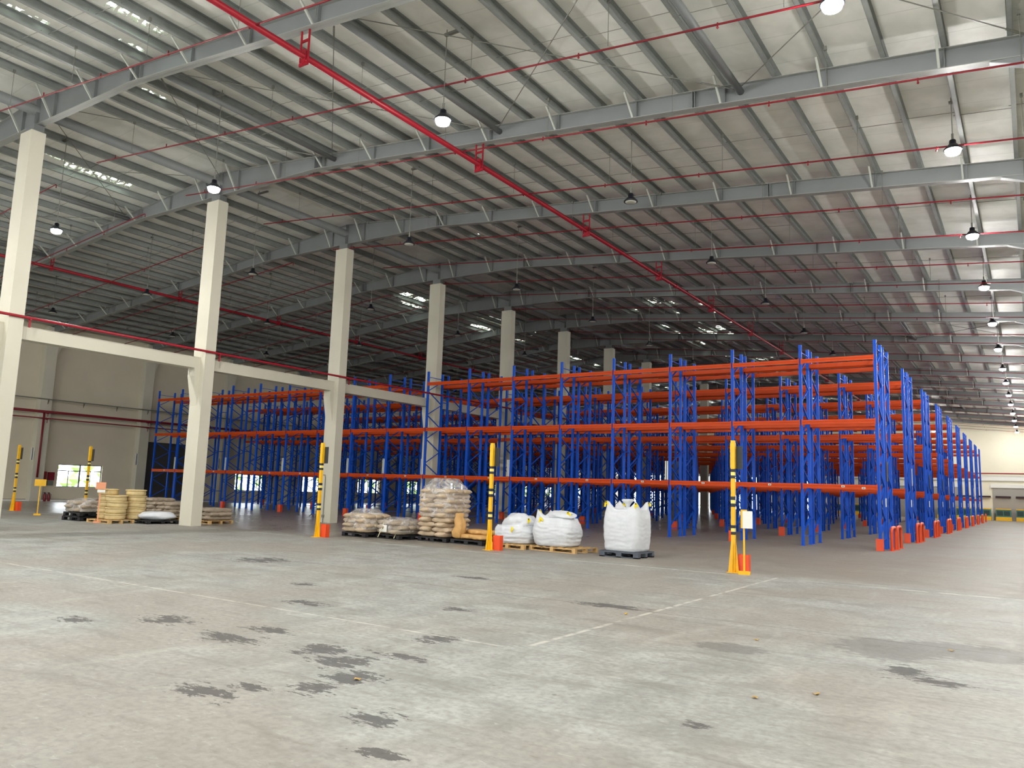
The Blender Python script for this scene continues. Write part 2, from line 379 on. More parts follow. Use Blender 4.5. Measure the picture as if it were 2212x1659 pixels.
# windows in the left wall
def window(i, y0, y1, z0, z1):
    x = XL-.12; m = MB(); t = .05
    m.box(x-.03, x+.03, y0, y1, z0, z0+t); m.box(x-.03, x+.03, y0, y1, z1-t, z1)
    m.box(x-.03, x+.03, y0, y0+t, z0, z1); m.box(x-.03, x+.03, y1-t, y1, z0, z1)
    zc = z0+1.08; m.box(x-.03, x+.03, y0, y1, zc-.03, zc+.03)
    yc = (y0+y1)/2; m.box(x-.035, x+.035, yc-.045, yc+.045, z0, z1)
    for q in ((y0+yc)/2, (yc+y1)/2): m.box(x-.02, x+.02, q-.022, q+.022, z0, zc)
    o = m.obj('window_%d' % i, M['frame']); tag(o, kind='structure')
    g = MB().box(x-.008, x, y0, y1, z0, z1).obj('pane', M['glass'], o)
    MB().box(XL, XL+.06, y0-.08, y1+.08, z0-.06, z0).obj('window_sill', M['wall'], o)
for i, y in enumerate(WINY): window(i+1, y, y+2.95, .92, 2.42)
dm = MB().box(XL-.14, XL-.06, 32.35, 36.3, 0, 4.3)
for k in range(20): dm.box(XL-.06, XL-.045, 32.35, 36.3, .1+k*.21, .24+k*.21)
tag(dm.obj('door_1', M['shutter']), kind='structure')
fm = MB(); fm.box(XL, XL+.12, 32.0, 32.35, 0, 4.7); fm.box(XL, XL+.12, 36.3, 36.65, 0, 4.7); fm.box(XL, XL+.12, 32.35, 36.3, 4.3, 4.7)
tag(fm.obj('trim_1', M['wall']), kind='structure')
tag(MB().box(XL, XL+.5, 22.6, 112, 0, .1).obj('trim_2', M['white']), kind='structure')
tag(MB().box(XL, XL+.02, -24, 32, 0, .12).obj('baseboard_left', M['rubber']), kind='structure')

# pilasters with flared heads in the left wall
for k, y in enumerate(FY):
    m = MB(); m.box(XL, XL+.55, y-.35, y+.35, 0, 11.3)
    m.extrude([(XL, y+.35, 9.4), (XL, y+.35, 11.3), (XL, y+.95, 11.3), (XL, y+.95, 10.5), (XL, y+.55, 9.9)], (.5, 0, 0))
    o = m.obj('wall_column', M['column'])
    tag(o, 'cream wall column with a flared head against the left wall, %s from the open floor' % oz(k), 'column', 'columns in the left wall', 'structure')
# ridge columns, tie beams
for k in range(-4, 15):
    y0 = 10.966+6.927*k; y1 = y0+.44
    m = MB(); m.box(XC0, XC1, y0, y1, 0, 12.62)
    m.extrude([(XC0+.05, y0, 5.92), (XC0+.05, y0-.22, 5.92), (XC0+.05, y0-.22, 5.6), (XC0+.05, y0, 4.5)], (.42, 0, 0))
    o = m.obj('concrete_column', M['column'])
    tag(o, 'square cream concrete column under the roof ridge, %s from the open end' % oz(k+4), 'column', 'columns under the ridge', 'structure')
    MB().box(XC0+.1, XC1-.1, y0+.1, y1-.02, 12.62, 12.88).obj('bearing_plate', M['steel'], o)
    if k == 2:
        MB().tube([(-26.5, y0-.03, 0), (-26.5, y0-.03, 2.0), (-26.53, y0-.03, 2.1), (-26.8, y0-.03, 2.12)], .02, 6).obj('conduit', M['conduit'], o)
        MB().box(-26.56, -26.44, y0-.06, y0, .22, .34).obj('junction_box', M['conduit'], o)
    if k < 14:
        b = MB().box(-26.76, -26.34, y1, y0+6.927, 5.92, 6.35).obj('concrete_beam', M['column'])
        tag(b, 'cream concrete tie beam between ridge columns, %s from the open end' % oz(k+4), 'beam', 'tie beams along the column row', 'structure')
# the next column row, at the right edge of the picture
for k in range(-4, 15):
    y0 = 10.966+6.927*k
    o = MB().box(.25, .98, y0, y0+.44, 0, 10.75).obj('concrete_column', M['column'])
    tag(o, 'cream concrete column of the right-hand row, %s from the open end' % oz(k+4), 'column', 'right-hand columns', 'structure')
    m = MB(); y = y0+.3
    m.extrude([(-.35, y-.1, 10.93), (.25, y-.1, 10.72), (1.04, y-.1, 10.72), (1.6, y-.1, 10.93)], (0, .2, 0)); m.obj('bearing_plate', M['steel'], o)

# rafters
def rafter_mesh():
    m = MB()
    xs = [-53.5, -46, -39.6, -32.1, -31.9, XR, -20.9, -20.7, -13.2, -6.8, .3, 8, 16, 26.9]
    def zb(x):
        a = abs(x-XR)
        return zt(x)-(.97-.49*a/5.6 if a < 5.6 else .48) if a > 5.6 else 12.9-.03*a/5.6
    top = [(x, zt(x)) for x in xs]; bot = [(x, zb(x)) for x in xs]
    for i in range(len(xs)-1):
        (xa, ta), (xb, tb) = top[i], top[i+1]; ba, bb = bot[i][1], bot[i+1][1]
        m.extrude([(xa, -.008, ba), (xb, -.008, bb), (xb, -.008, tb), (xa, -.008, ta)], (0, .016, 0))
        m.extrude([(xa, -.11, ta-.014), (xb, -.11, tb-.014), (xb, -.11, tb), (xa, -.11, ta)], (0, .22, 0), 1)
        m.extrude([(xa, -.12, ba), (xb, -.12, bb), (xb, -.12, bb+.016), (xa, -.12, ba+.016)], (0, .24, 0), 1)
    for x in xs[1:-1]:
        for d in ((-.03, .03) if abs(x-XR) > 6 or True else (0,)):
            m.box(x+d-.008, x+d+.008, -.11, .11, zb(x)+.01, zt(x)-.01)
    for k in range(-22, 23):
        x = -1.2*2*k*.5
    for k in range(11):
        for x in (-1.27-2.41*k, 2*XR+1.27+2.41*k):
            m.box(x+.1, x+.115, -.1, .1, zb(x)+.01, zt(x)-.02)
    return m.mesh('steel_rafter', [M['steel'], M['flange']]), zb
RM, ZB = rafter_mesh()
BR = MB()
for sgn in (-1, 1): BR.bar((0, sgn*.1, 0), (0, sgn*.62, .62), .05, .05)
BRM = BR.mesh('fly_brace', M['brace'])
for k, y in enumerate(FY):
    o = put(RM, 'steel_rafter', None, (0, y, 0))
    tag(o, 'deep grey steel roof rafter across the hall, %s from the open end' % oz(k), 'rafter', 'steel rafters', 'structure')
    if y < 90:
        for j in range(11):
            for x in (-1.27-2.41*j, 2*XR+1.27+2.41*j):
                b = put(BRM, 'fly_brace', o, (x, 0, ZB(x)+.03)); b.scale = (1, 1, (zt(x)-ZB(x))/.62)
# purlins
def purlin_mesh(y0, y1):
    m = MB()
    m.box(-.01, .0, y0, y1, 0, .268); m.box(-.01, .1, y0, y1, 0, .008); m.box(-.01, .1, y0, y1, .26, .268); m.box(.092, .1, y0, y1, 0, .03)
    return m.mesh('roof_purlin', M['galv'])
PM = purlin_mesh(YB, YF)
ns = 0
for k in range(-22, 22):
    x = -1.2*k
    o = put(PM, 'roof_purlin', None, (x, 0, zt(x)))
    side = ('%s galvanised purlin right of the ridge columns, counted from the ridge' % oz(21-k)) if k >= 0 else ('galvanised purlin beyond the right-hand columns, %s from them' % oz(-k-1))
    tag(o, side, 'purlin', 'roof purlins', 'structure')
for k in range(22):
    x = 2*XR+1.2*k; o = put(PM, 'roof_purlin', None, (x, 0, zt(x)))
    tag(o, '%s galvanised purlin left of the ridge columns, counted from the ridge' % oz(21-k), 'purlin', 'roof purlins', 'structure')
# ridge tube, bay struts
o = MB().tube([(XR-.1, YB, 13.45), (XR-.1, YF, 13.45)], .17, 12).obj('ridge_strut', M['steel'], smooth=True)
tag(o, 'thick grey steel tube running along the ridge above the columns', 'strut', None, 'structure')
si = 0
for x in (-46.7, -40, -32.9, -20, -12.9, -5.6, .6, 8, 15):
    for b in (5, 10, 16):
        if x > 2 and b > 5: continue
        z = zt(x)-.2
        o = MB().tube([(x, FY[b], z), (x, FY[b+1], z)], .085, 10).obj('steel_strut', M['steel'], smooth=True)
        tag(o, 'round grey steel strut between rafters, %s braced bay, %s from the left wall' % (('nearest', 'middle', 'farthest')[(5, 10, 16).index(b)], oz(si)), 'strut', 'round struts', 'structure')
    si += 1
# cross rods in the braced bays, sag rods between purlins
node = [-53.2, -46.7, -40, -32.9, XR, -20, -12.9, -5.6, .6]
for b, nm in ((5, 'nearest'), (10, 'middle'), (16, 'farthest')):
    for i in range(len(node)-1):
        xa, xb = node[i], node[i+1]
        for sgn in (0, 1):
            a = (xa, FY[b]+.15, zt(xa)-.17) if sgn else (xa, FY[b+1]-.15, zt(xa)-.17)
            c = (xb, FY[b+1]-.15, zt(xb)-.22) if sgn else (xb, FY[b]+.15, zt(xb)-.22)
            m = MB().tube([a, c], .013, 5); A = Vector(a); Cc = Vector(c); d = (Cc-A)
            m.tube([A+d*.9, A+d*.95], .024, 5)
            tag(m.obj('brace_rod', M['rod']), 'thin steel cross rod, %s braced bay, %s panel from the left wall, %s' % (nm, oz(i), 'rising right' if sgn else 'falling right'), 'rod', 'roof cross rods', 'structure')
for k in range(4, 15):
    for q, off in enumerate((3.5, 4.75)):
        y = FY[k]+off; m = MB()
        x1 = 1.2 if q == 0 else -7.2
        x = x1; s = 0
        while x > -52:
            if abs(x-XR) > 1.3 and not (x-1.2 < XR < x):
                dy = .09*(1 if s % 2 else -1)
                m.tube([(x+.06, y+dy, zt(x)+.07), (x-1.26, y+dy, zt(x-1.2)+.07)], .008, 4, cap=False)
            x -= 1.2; s += 1
        tag(m.obj('sag_rod', M['rod']), 'thin sag rod line across the purlins, %s line of the %s roof bay' % (('first', 'second')[q], oz(k-4)), 'rod', 'sag rods', 'structure')

# ------------------------------------------------------------------ fire pipes
def hanger_mesh():
    m = MB()
    for s in (-1, 1):
        m.bar((s*.13, 0, -.06), (s*.13, 0, .32), .035, .035, (0, 1, 0))
    m.bar((-.13, 0, .19), (.13, 0, .19), .03, .03); m.bar((-.15, 0, -.09), (.15, 0, -.09), .04, .04)
    m.tube([(0, -.03, 0), (0, .03, 0)], .095, 10)
    return m.mesh('pipe_hanger', M['red'])
HG = hanger_mesh()
def main_pipe(x, z, lab, rr=.075):
    t = thing('sprinkler_main_pipe', lab, 'pipe', (x, 0, z), group='red main pipes under the rafters')
    m = MB().tube([(0, YB, 0), (0, YF-1, 0)], rr, 12)
    for y in (34.0, 62.0, 90): m.tube([(0, y, 0), (0, y+.12, 0)], rr*1.5, 12)
    m.obj('pipe', M['red'], t, smooth=True)
    for y in FY:
        h = put(HG, 'pipe_hanger', t, (0, y, 0)); h.scale.z = max(.5, (ZB(x)-z)/.32)
main_pipe(-13.65, 11.54, 'thick red sprinkler main running away under the rafters, right of the columns')
main_pipe(-39.4, 11.72, 'thick red sprinkler main under the rafters of the left bay')
# branch pipes
HEAD = MB().tube([(0, 0, 0), (0, 0, -.1)], .016, 6).tube([(0, 0, -.1), (0, 0, -.13)], [.03, .008], 6).mesh('sprinkler_head', M['bred'])
def branch(y, xa, xb, lab, near, group):
    zf = lambda x: zt(x)+.16-1.2
    t = thing('sprinkler_branch_pipe', lab, 'pipe', (0, y, 0), group=group)
    pts = [(xa, 0, zf(xa)-.12), (xa+.02, 0, zf(xa)), (xb, 0, zf(xb))] if xa > XR else [(xa, 0, zf(xa)), (xb, 0, zf(xb))]
    m = MB().tube(pts, .021, 6)
    if xb > .2 and any(a-.1 < y < a+.55 for a in [10.966+6.927*k for k in range(15)]): xb = .23 if y < 26 else -.4
    xs = [xa+1.2+3.05*i for i in range(int((xb-xa-1)/3.05)+1)]
    hs = [xa+2.2+3.6*i for i in range(int((xb-xa-2)/3.6)+1)]
    if not near:
        for x in xs: m.tube([(x, 0, zf(x)), (x, 0, zf(x)-.12)], .014, 4)
    m.obj('pipe', M['bred'], t)
    if near:
        for x in xs: put(HEAD, 'sprinkler_head', t, (x, 0, zf(x)-.02))
        for x in hs:
            q = MB().tube([(x, 0, zf(x)), (x, 0, zt(x)+.02)], .008, 4, cap=False).box(x-.03, x+.03, -.03, .03, zt(x)-.06, zt(x)+.03)
            q.obj('hanger_rod', M['rod'], t)
BY = [2.8, 6.4, 9.85, 13.66, 17.2, 20.95, 25.0, 28.45, 32.1, 35.2, 38.9, 42.0, 45.6, 49, 52.5, 56, 59.5, 63, 66.4, 70, 73.4, 77, 80.4, 84, 87.4, 91, 94.4, 98, 101.4, 105, 108.4]
for i, y in enumerate(BY):
    if y > 44 and any(a-.15 < y < a+.6 for a in [10.966+6.927*k for k in range(15)]): y += .75
    branch(y, -27.2 if y < 33 else -26.9, 9, 'thin red sprinkler branch right of the ridge columns, %s from the open end' % (oz(i)), y < 44, 'sprinkler branches right of the columns')
    branch(y, -52.5, -30.0, 'thin red sprinkler branch in the left bay, %s from the open end' % (oz(i)), y < 44, 'sprinkler branches in the left bay')
# pipe on the columns
t = thing('column_pipe', 'red pipe fixed along the faces of the ridge columns above the tie beams', 'pipe', (-26.02, 0, 6.57))
MB().tube([(0, YB, 0), (0, 100, 0)], .045, 10).obj('pipe', M['red'], t, smooth=True)
for k in range(-4, 13):
    y = 11.36+6.927*k
    MB().bar((-.1, y+.2, -.05), (.06, y+.2, -.05), .05, .05).bar((0, y+.2, -.05), (0, y+.2, -.3), .04, .05).obj('pipe_bracket', M['red'], t)
# pipes and tray on the left wall
for z, r, lab in ((5.72, .085, 'thick dark red pipe along the left wall'), (5.3, .04, 'thin dark red pipe along the left wall below the thick one')):
    t = thing('wall_pipe', lab, 'pipe', (XL+.72, 0, z), group='pipes on the left wall')
    MB().tube([(0, YB, 0), (0, 108, 0)], r, 10).obj('pipe', M['dred'], t, smooth=True)
    for y in FY: MB().bar((-.2, y+.1, -r-.02), (.1, y+.1, -r-.02), .04, .04).bar((0, y+.1, -.1), (0, y+.1, -.3), .03, .03).obj('pipe_bracket', M['dred'], t)
t = thing('riser_pipe', 'dark red riser pipe dropping down the left wall to the hydrant cabinet', 'pipe', (XL+.6, 25.05, 0))
MB().tube([(0, 0, 5.7), (0, 0, 1.5)], .06, 10).obj('pipe', M['dred'], t, smooth=True)
t = thing('cable_tray', 'thin grey cable tray on brackets high on the left wall', 'cable tray', (XL+.615, 0, 6.55))
MB().box(-.06, .06, YB, 108, -.03, .03).obj('tray', M['tray'], t)
for k in range(40):
    y = 18.3+2.3*k
    MB().extrude([(-.06, y, -.03), (.06, y, -.03), (.06, y, -.06), (-.06, y, -.32)], (0, .04, 0)).obj('bracket', M['tray'], t)

# ------------------------------------------------------------------ racks
RXE, RY0, RD, RH, RP = -4.655, 31.06, 2.674, 7.70, 7.33
NB = 17; FD = 1.25; GAP = .42
LV = [(2.16, 2.333), (4.58, 4.756), (6.955, 7.13)]
def post_poly(cx, cy_, fy):
    w_, d = .055, .085; g = .016
    p = [(-w_, 0), (-.02, 0), (-.016, g), (.016, g), (.02, 0), (w_, 0), (w_, d), (-w_, d)]
    return [(cx+a, cy_+(b if fy > 0 else -b), 0) for a, b in p]
def add_post(m, fy):
    p = post_poly(0, -FD/2 if fy > 0 else FD/2, fy)
    if fy < 0: p = p[::-1]
    m.extrude([(a, b, .008) for a, b, c in p], (0, 0, RH-.008)); return m
POSTA = add_post(MB(), 1).mesh('post', M['blue']); POSTB = add_post(MB(), -1).mesh('post', M['blue'])
def lattice():
    m = MB(); ya, yb = -FD/2+.05, FD/2-.05; z = .42; n = 11; st = (7.3-z)/n
    for i in range(n):
        a, b = (ya, yb) if i % 2 == 0 else (yb, ya)
        m.bar((.012*(1 if i % 2 else -1), a, z+i*st), (.012*(1 if i % 2 else -1), b, z+(i+1)*st), .03, .062, (1, 0, 0))
    for zz in (.36, 7.42): m.bar((0, ya, zz), (0, yb, zz), .025, .05, (1, 0, 0))
    for s in (-1, 1): m.box(-.09, .09, s*(FD/2-.04)-.07, s*(FD/2-.04)+.07, 0, .008)
    return m
FRA = lattice().mesh('upright_frame', M['blue'])
mf = lattice(); add_post(mf, 1); add_post(mf, -1); FRB = mf.mesh('upright_frame', M['blue'])
def beam_mesh(nb):
    m = MB()
    for i in range(nb):
        x0, x1 = -RD*(i+1)+.05, -RD*i-.05
        m.extrude([(x0, -.025, 0), (x0, .025, 0), (x0, .025, .173), (x0, -.02, .173), (x0, -.025, .165), (x0, -.025, .1), (x0, -.015, .09), (x0, -.015, .07), (x0, -.025, .06)][::-1], (x1-x0, 0, 0))
        for x in (x0, x1): m.box(x-.02, x+.02, -.035, -.02, -.03, .2)
    return m.mesh('beam', M['orange'])
B1, B16 = beam_mesh(1), beam_mesh(NB)
LABM = MB().box(-.06, .06, -.006, 0, -.035, .035, 0).box(-.04, .04, -.008, -.006, -.012, .012, 1).mesh('location_label', [M['white'], M['dark']])
SPM = MB().bar((0, 0, 0), (0, GAP+.02, 0), .04, .04).mesh('row_spacer', M['blue'])
colY = [(10.966+6.927*k, 10.966+6.927*k+.44) for k in range(0, 15)]
pair = ['first', 'second', 'third', 'fourth', 'fifth', 'sixth', 'seventh', 'eighth', 'ninth']
for r in range(10):
    for h in ((0, 1) if r < 9 else (0,)):
        yf = RY0+r*RP+h*(FD+GAP)      # y of the front post face
        if r == 9: lab = 'single blue and orange rack run farthest from the open floor'
        elif r == 0 and h == 0: lab = 'blue and orange pallet rack run nearest the open floor, facing the goods'
        else: lab = 'blue and orange rack run, %s half of the %s back-to-back pair from the open floor' % (('front', 'rear')[h], pair[r])
        t = thing('pallet_rack', lab, 'pallet rack', (RXE, yf, 0), group='pallet rack runs')
        for k in range(NB+1):
            f = put(FRA if r < 3 else FRB, 'upright_frame', t, (-k*RD, FD/2, 0))
            if r < 3:
                put(POSTA, 'post', f); put(POSTB, 'post', f)
        for s in (0, 1):
            yb = -.012 if s == 0 else FD+.012
            yw = yf+yb
            blocked = any(a-.05 < yw < b+.05 for a, b in colY)
            for li, (z0, z1) in enumerate(LV):
                if r < 5:
                    for k in range(NB):
                        if k == 8 and (blocked or (r == 0 and li == 2)): continue
                        q = put(B1, 'beam', t, (-k*RD, yb, z0))
                        if s: q.rotation_euler.z = PI; q.location.x = -k*RD-RD
                else:
                    q = put(B16, 'beam', t, (0, yb, z0))
                    if s: q.rotation_euler.z = PI; q.location.x = -NB*RD
        if r == 0 and h == 0:
            for k in range(NB): put(LABM, 'location_label', t, (-k*RD-RD*.45, -.04, LV[0][0]+.1))
            put(LABM, 'location_label', t, (-.5, -.04, LV[0][0]+.05))
        if h == 1 and r < 4:
            for k in range(NB+1):
                for z in (1.0, 3.6, 6.2): put(SPM, 'row_spacer', t, (-k*RD, -GAP, z))
# boards on posts above the first beam
BO = MB().box(-.05, .0, -.02, 0, 0, .78, 0).box(.03, .08, -.02, 0, 0, .78, 0).box(0, .03, -.02, 0, 0, .78, 1).mesh('aisle_board', [M['white'], M['dark']])
BD = MB().box(-.16, .16, -.02, 0, 0, .75).mesh('aisle_board', M['dark'])
n = 0
for k in (3, 6, 8, 9, 10, 12, 14, 16):
    o = put(BO, 'aisle_board', None, (RXE-k*RD-.14, RY0-.005, 2.36))
    tag(o, 'black and white striped marker strip on the front rack, %s from its right end' % oz(n), 'sign board', 'marker strips on the front rack'); n += 1
for r in range(9):
    o = put(BD if r % 3 != 1 else BO, 'aisle_board', None, (RXE+.077, RY0+r*RP+FD+.2, 2.5), PI/2)
    tag(o, 'upright marker board on the right end of the %s rack pair' % pair[r], 'sign board', 'boards on the rack ends')
    o = MB().box(-.006, .006, -.11, .11, 0, .32).obj('load_notice', M['white'], None, loc=(RXE+.061, RY0+r*RP+FD*.93, 1.55))
    tag(o, 'white load notice on the right end of the %s rack pair' % pair[r], 'notice', 'white load notices')
# post guards and hoop barriers
GM = MB()
GM.extrude([(-.12, -.1, 0), (.12, -.1, 0), (.12, .07, 0), (.1, .07, 0), (.1, -.08, 0), (-.1, -.08, 0), (-.1, .07, 0), (-.12, .07, 0)], (0, 0, .42))
GM.box(-.14, .14, -.12, -.1, 0, .01)
GMm = GM.mesh('post_guard', M['guard'])
for r in range(10):
    for k in range(0, NB+1, 2):
        if r > 5 and k > 8: continue
        o = put(GMm, 'post_guard', None, (RXE-k*RD, RY0+r*RP-.06, 0))
        tag(o, 'orange steel guard at a rack foot, %s frame from the right, %s row' % (oz(k), oz(r)), 'post guard', 'post guards')
def hoop():
    m = MB(); h, w_, rr = .82, .62, .055; pts = [(0, -w_/2, 0), (0, -w_/2, h-.16)]
    for i in range(1, 4): a = PI-PI/2*i/4; pts.append((0, -w_/2+.16+.16*math.cos(a), h-.16+.16*math.sin(a)))
    pts.append((0, -w_/2+.16, h)); pts.append((0, w_/2-.16, h))
    for i in range(1, 4): a = PI/2-PI/2*i/4; pts.append((0, w_/2-.16+.16*math.cos(a), h-.16+.16*math.sin(a)))
    pts += [(0, w_/2, h-.16), (0, w_/2, 0)]
    m.tube(pts, rr, 8)
    for s in (-1, 1): m.box(-.1, .1, s*w_/2-.1, s*w_/2+.1, 0, .012)
    return m.mesh('hoop_barrier', M['guard'])
HM = hoop()
for r in range(10):
    for q, dy in enumerate((.75, 2.15) if r < 9 else (.65,)):
        o = put(HM, 'hoop_barrier', None, (RXE+.34, RY0+r*RP+dy, 0))
        o.scale = (1, 1.55, 1)
        tag(o, 'orange tubular hoop barrier at the end of the %s rack row, %s of the pair' % (oz(r), ('nearer', 'farther')[q]), 'barrier', 'orange hoop barriers')

# ------------------------------------------------------------------ high-bay lamps
HOUS = MB().lathe([(.06, .26), (.075, .24), (.08, .15), (.11, .13), (.16, .07), (.205, .03), (.21, .0), (.19, -.01), (.17, .0)], n=24).mesh('housing', M['housing'], True)
LENS = MB().lathe([(.168, .0), (.165, -.012), (.1, -.02), (.01, -.022)], n=24)
LON = MB().lathe([(.172, .0), (.172, -.05), (.15, -.1), (.08, -.13), (.01, -.135)], n=12).mesh('lens', M['lens_on'], True); LOFF = LENS.mesh('lens', M['lens_off'], True)  # lit lens deepened into a dome to throw light up at the roof
def lamp(x, y, z, lit, lab):
    t = thing('high_bay_lamp', lab, 'hanging lamp', (x, y, z), group='lit high-bay lamps' if lit else 'unlit high-bay lamps')
    put(HOUS, 'housing', t); put(LON if lit else LOFF, 'lens', t)
    L = zt(x)-z+.2
    dx = 1.2*round(x/1.2)-x if x > XR else 2*XR+1.2*round((x-2*XR)/1.2)-x
    m = MB().tube([(0, 0, .26), (0, 0, L)], .012, 5).tube([(0, 0, .24), (0, 0, .42)], .03, 6).box(min(-.05, dx-.02), max(.05, dx+.02), -.04, .04, L-.16, L-.1)
    m.obj('suspension_rod', M['rod'], t)
lines = [(-1.25, 'beside right-hand columns'), (-9.6, 'right of the thick red main'), (-18.3, 'between red main and ridge columns'),
         (-26.62, 'just left of the ridge columns'), (-34.7, 'first line inside the left bay'), (-43.5, 'second line inside the left bay')]
RY = [13.5, 21.0, 28.3, 35.45, 42.9, 50.2, 57.7, 64.4, 71.7, 78.3, 86, 93.3, 100.6, 108]
for li, (x, desc) in enumerate(lines):
    for k in range(14):
        if k == 0 and li > 3: continue
        y = RY[k] if li == 0 else (13.5 if k == 0 else 20.4+7.08*(k-1))
        xx = x
        if k == 0: xx = (-2.54, -11.25, -19.97, -28.56)[li]; y = 13.5
        z = 10.35
        if k == 0 and li == 3: y = 13.2
        if 3 == li and k > 0: xx = -26.95; y += 0
        lit = li == 0 or k == 0 or (li == 1 and k > 11)
        lamp(xx, y, z, lit, '%s round high-bay lamp %s, %s from the open floor' % ('glowing' if lit else 'unlit black', desc, oz(k)))
for xi, x in enumerate((-46, -37.5, -28.6, -20, -11.2, -2.5, 6.3, 15, 23)):  # unseen lamp rows added behind the viewpoint to light the near floor
    for k in (-1, -2, -3, -4):
        if k < -2 and x < -20: continue
        lamp(x, 12.9+7.1*k, min(10.35, zt(x)-1), True, 'added unseen lamp lighting the near floor, %s from the left, %s behind the viewpoint' % (oz(xi), oz(-k)))
for x in (9.5,):
    for k in range(0, 13): lamp(x, 13.5+7.2*k, 9.4, True, 'glowing high-bay lamp %s beyond the right-hand columns, %s from the open floor' % ('just' if x < 10 else 'far', oz(k)))

# ------------------------------------------------------------------ height posts and sign stands
def height_post(x, y, lab, rz=0):
    t = thing('height_post', lab, 'marker post', (x, y, 0), rz, 'tall yellow marker posts')
    m = MB(); w_ = .045
    zs = [0, .86, .93, 1.01, 1.08, 1.5, 1.58, 1.66, 1.74, 2.16, 2.23, 2.31, 2.38, 3.05]
    cols = [0, 1, 2, 1, 0, 1, 2, 1, 0, 1, 2, 1, 0]
    for i in range(len(zs)-1): m.box(-w_, w_, -w_, w_, zs[i], zs[i+1], cols[i])
    m.box(-.052, .052, -.052, .052, 2.4, 3.0, 0); m.box(-.055, .055, -.055, .055, 2.85, 2.9, 0)
    m.obj('pole', [M['yellow'], M['black'], M['lyellow']], t)
    g = MB(); g.box(-.14, .14, -.14, .14, 0, .012)
    for a in range(4):
        c, s = math.cos(a*PI/2+PI/4*0), math.sin(a*PI/2)
        p = [(c*.045, s*.045, .01), (c*.125, s*.125, .01), (c*.05, s*.05, .78), (c*.045, s*.045, .78)]
        nrm = Vector((-s, c, 0))*.012
        g.extrude([Vector(q)-nrm/2 for q in p], nrm)
    g.obj('base_gusset', M['yellow'], t)
    MB().box(-.07, .2, .05, .08, 2.38, 2.92, 0).obj('hanging_board', M['dark'], t)
    return t
HP = [(-39.5, 17.75, 'tall yellow marker post with black bands, leftmost, beside the first column'),
      (-35.6, 19.0, 'tall yellow marker post with black bands, in front of the left wall window'),
      (-19.43, 17.98, 'tall yellow marker post with black bands, beside the third column'),
      (-13.04, 18.6, 'tall yellow marker post with black bands, between the tan sacks and white bags'),
      (-5.86, 18.24, 'tall yellow marker post with black bands, rightmost, in front of the rack')]
for x, y, lab in HP:
    height_post(x, y, lab)
    g = MB(); g.extrude([(.09, .05, 0), (.33, .05, 0), (.33, .22, 0), (.31, .22, 0), (.31, .07, 0), (.11, .07, 0), (.11, .22, 0), (.09, .22, 0)], (0, 0, .42))
    o = g.obj('foot_guard', M['guard'], None, loc=(x, y, 0))
    tag(o, 'low orange guard at the marker post ' + lab.split('bands, ')[1].replace('leftmost, ', '').replace('rightmost, ', ''), 'post guard', 'guards at the marker posts')
def sign_stand(x, y, h, lab, board, bw, bh, rz=0, polemat='yellow', extra=None):
    t = thing('sign_stand', lab, 'sign stand', (x, y, 0), rz)
    MB().box(-.13, .13, -.1, .1, 0, .07).obj('base', M[polemat], t)
    MB().bar((0, 0, .07), (0, 0, h), .04, .04, (0, 1, 0)).obj('pole', M[polemat], t)
    MB().box(-bw/2, bw/2, -.04, -.025, h-bh, h).obj('board', M[board], t)
    if extra: MB().box(*extra[:6]).obj('paper_sheet', M['white'], t)
sign_stand(-5.54, 18.0, 1.45, 'short yellow stand holding a white sheet beside the rightmost marker post', 'yellow', .14, .42, .25, extra=(-.03, .19, -.055, -.045, 1.03, 1.42))
sign_stand(-35.04, 16.73, 1.5, 'yellow sign stand with a blank yellow board near the left wall', 'yellow', .42, .28, 1.1)
sign_stand(-29.0, 16.0, 1.5, 'faded orange sign stand in front of the stacked beige drums', 'orangesheet', .34, .26, 1.05, polemat='orangesheet', extra=(-.1, .16, -.05, -.045, 1.12, 1.22))

# ------------------------------------------------------------------ pallets
def pallet_mesh(L, W, H, plastic=False):
    m = MB(); t = .022
    if plastic:
        for i in range(3):
            for j in range(3):
                x = -L/2+.0+i*(L-.16)/2; y = -W/2+j*(W-.14)/2
                m.box(x, x+.16, y, y+.14, 0, H-.04)
        m.box(-L/2, L/2, -W/2, W/2, H-.04, H)
        for j in range(3): y = -W/2+j*(W-.14)/2; m.box(-L/2, L/2, y, y+.14, 0, .025)
        return m
    n = 7; bw = W/n*.78
    nb = 7
    for i in range(nb):
        x = -L/2+i*(L-.1)/(nb-1); m.box(x, x+.1, -W/2, W/2, H-t, H)
    for j in range(3):
        y = -W/2+j*(W-.1)/2; m.box(-L/2, L/2, y, y+.1, H-2*t, H-t); m.box(-L/2, L/2, y, y+.1, 0, t)
        for i in range(3):
            x = -L/2+i*(L-.12)/2; m.box(x, x+.12, y, y+.1, t, H-2*t)
    return m
def pallet(x, y, L, W, H, mt, lab, rz=0, z=0):
    o = pallet_mesh(L, W, H, mt != 'wood').obj('plastic_pallet' if mt != 'wood' else 'wooden_pallet', M[mt], None, loc=(x, y, z))
    o.rotation_euler.z = rz
    return tag(o, lab, 'pallet', 'pallets on the floor')
PH = .14
pallet(-18.93, 19.72, 1.2, 1.12, PH, 'black', 'black plastic pallet under the low film-wrapped sacks beside the third column', -.1)
pallet(-17.58, 19.95, 1.25, 1.1, PH, 'black', 'black plastic pallet under the strapped flat sacks', -.2)
pallet(-16.05, 20.3, 1.25, 1.1, PH, 'black', 'black plastic pallet under the tall wrapped sack stack', -.08)
pallet(-14.65, 20.25, 1.3, 1.1, PH, 'black', 'black plastic pallet under the loose tan sacks', -.08)
pallet(-13.05, 20.15, 1.3, 1.1, PH, 'wood', 'pale wooden pallet under the slumped white bag', -.1)
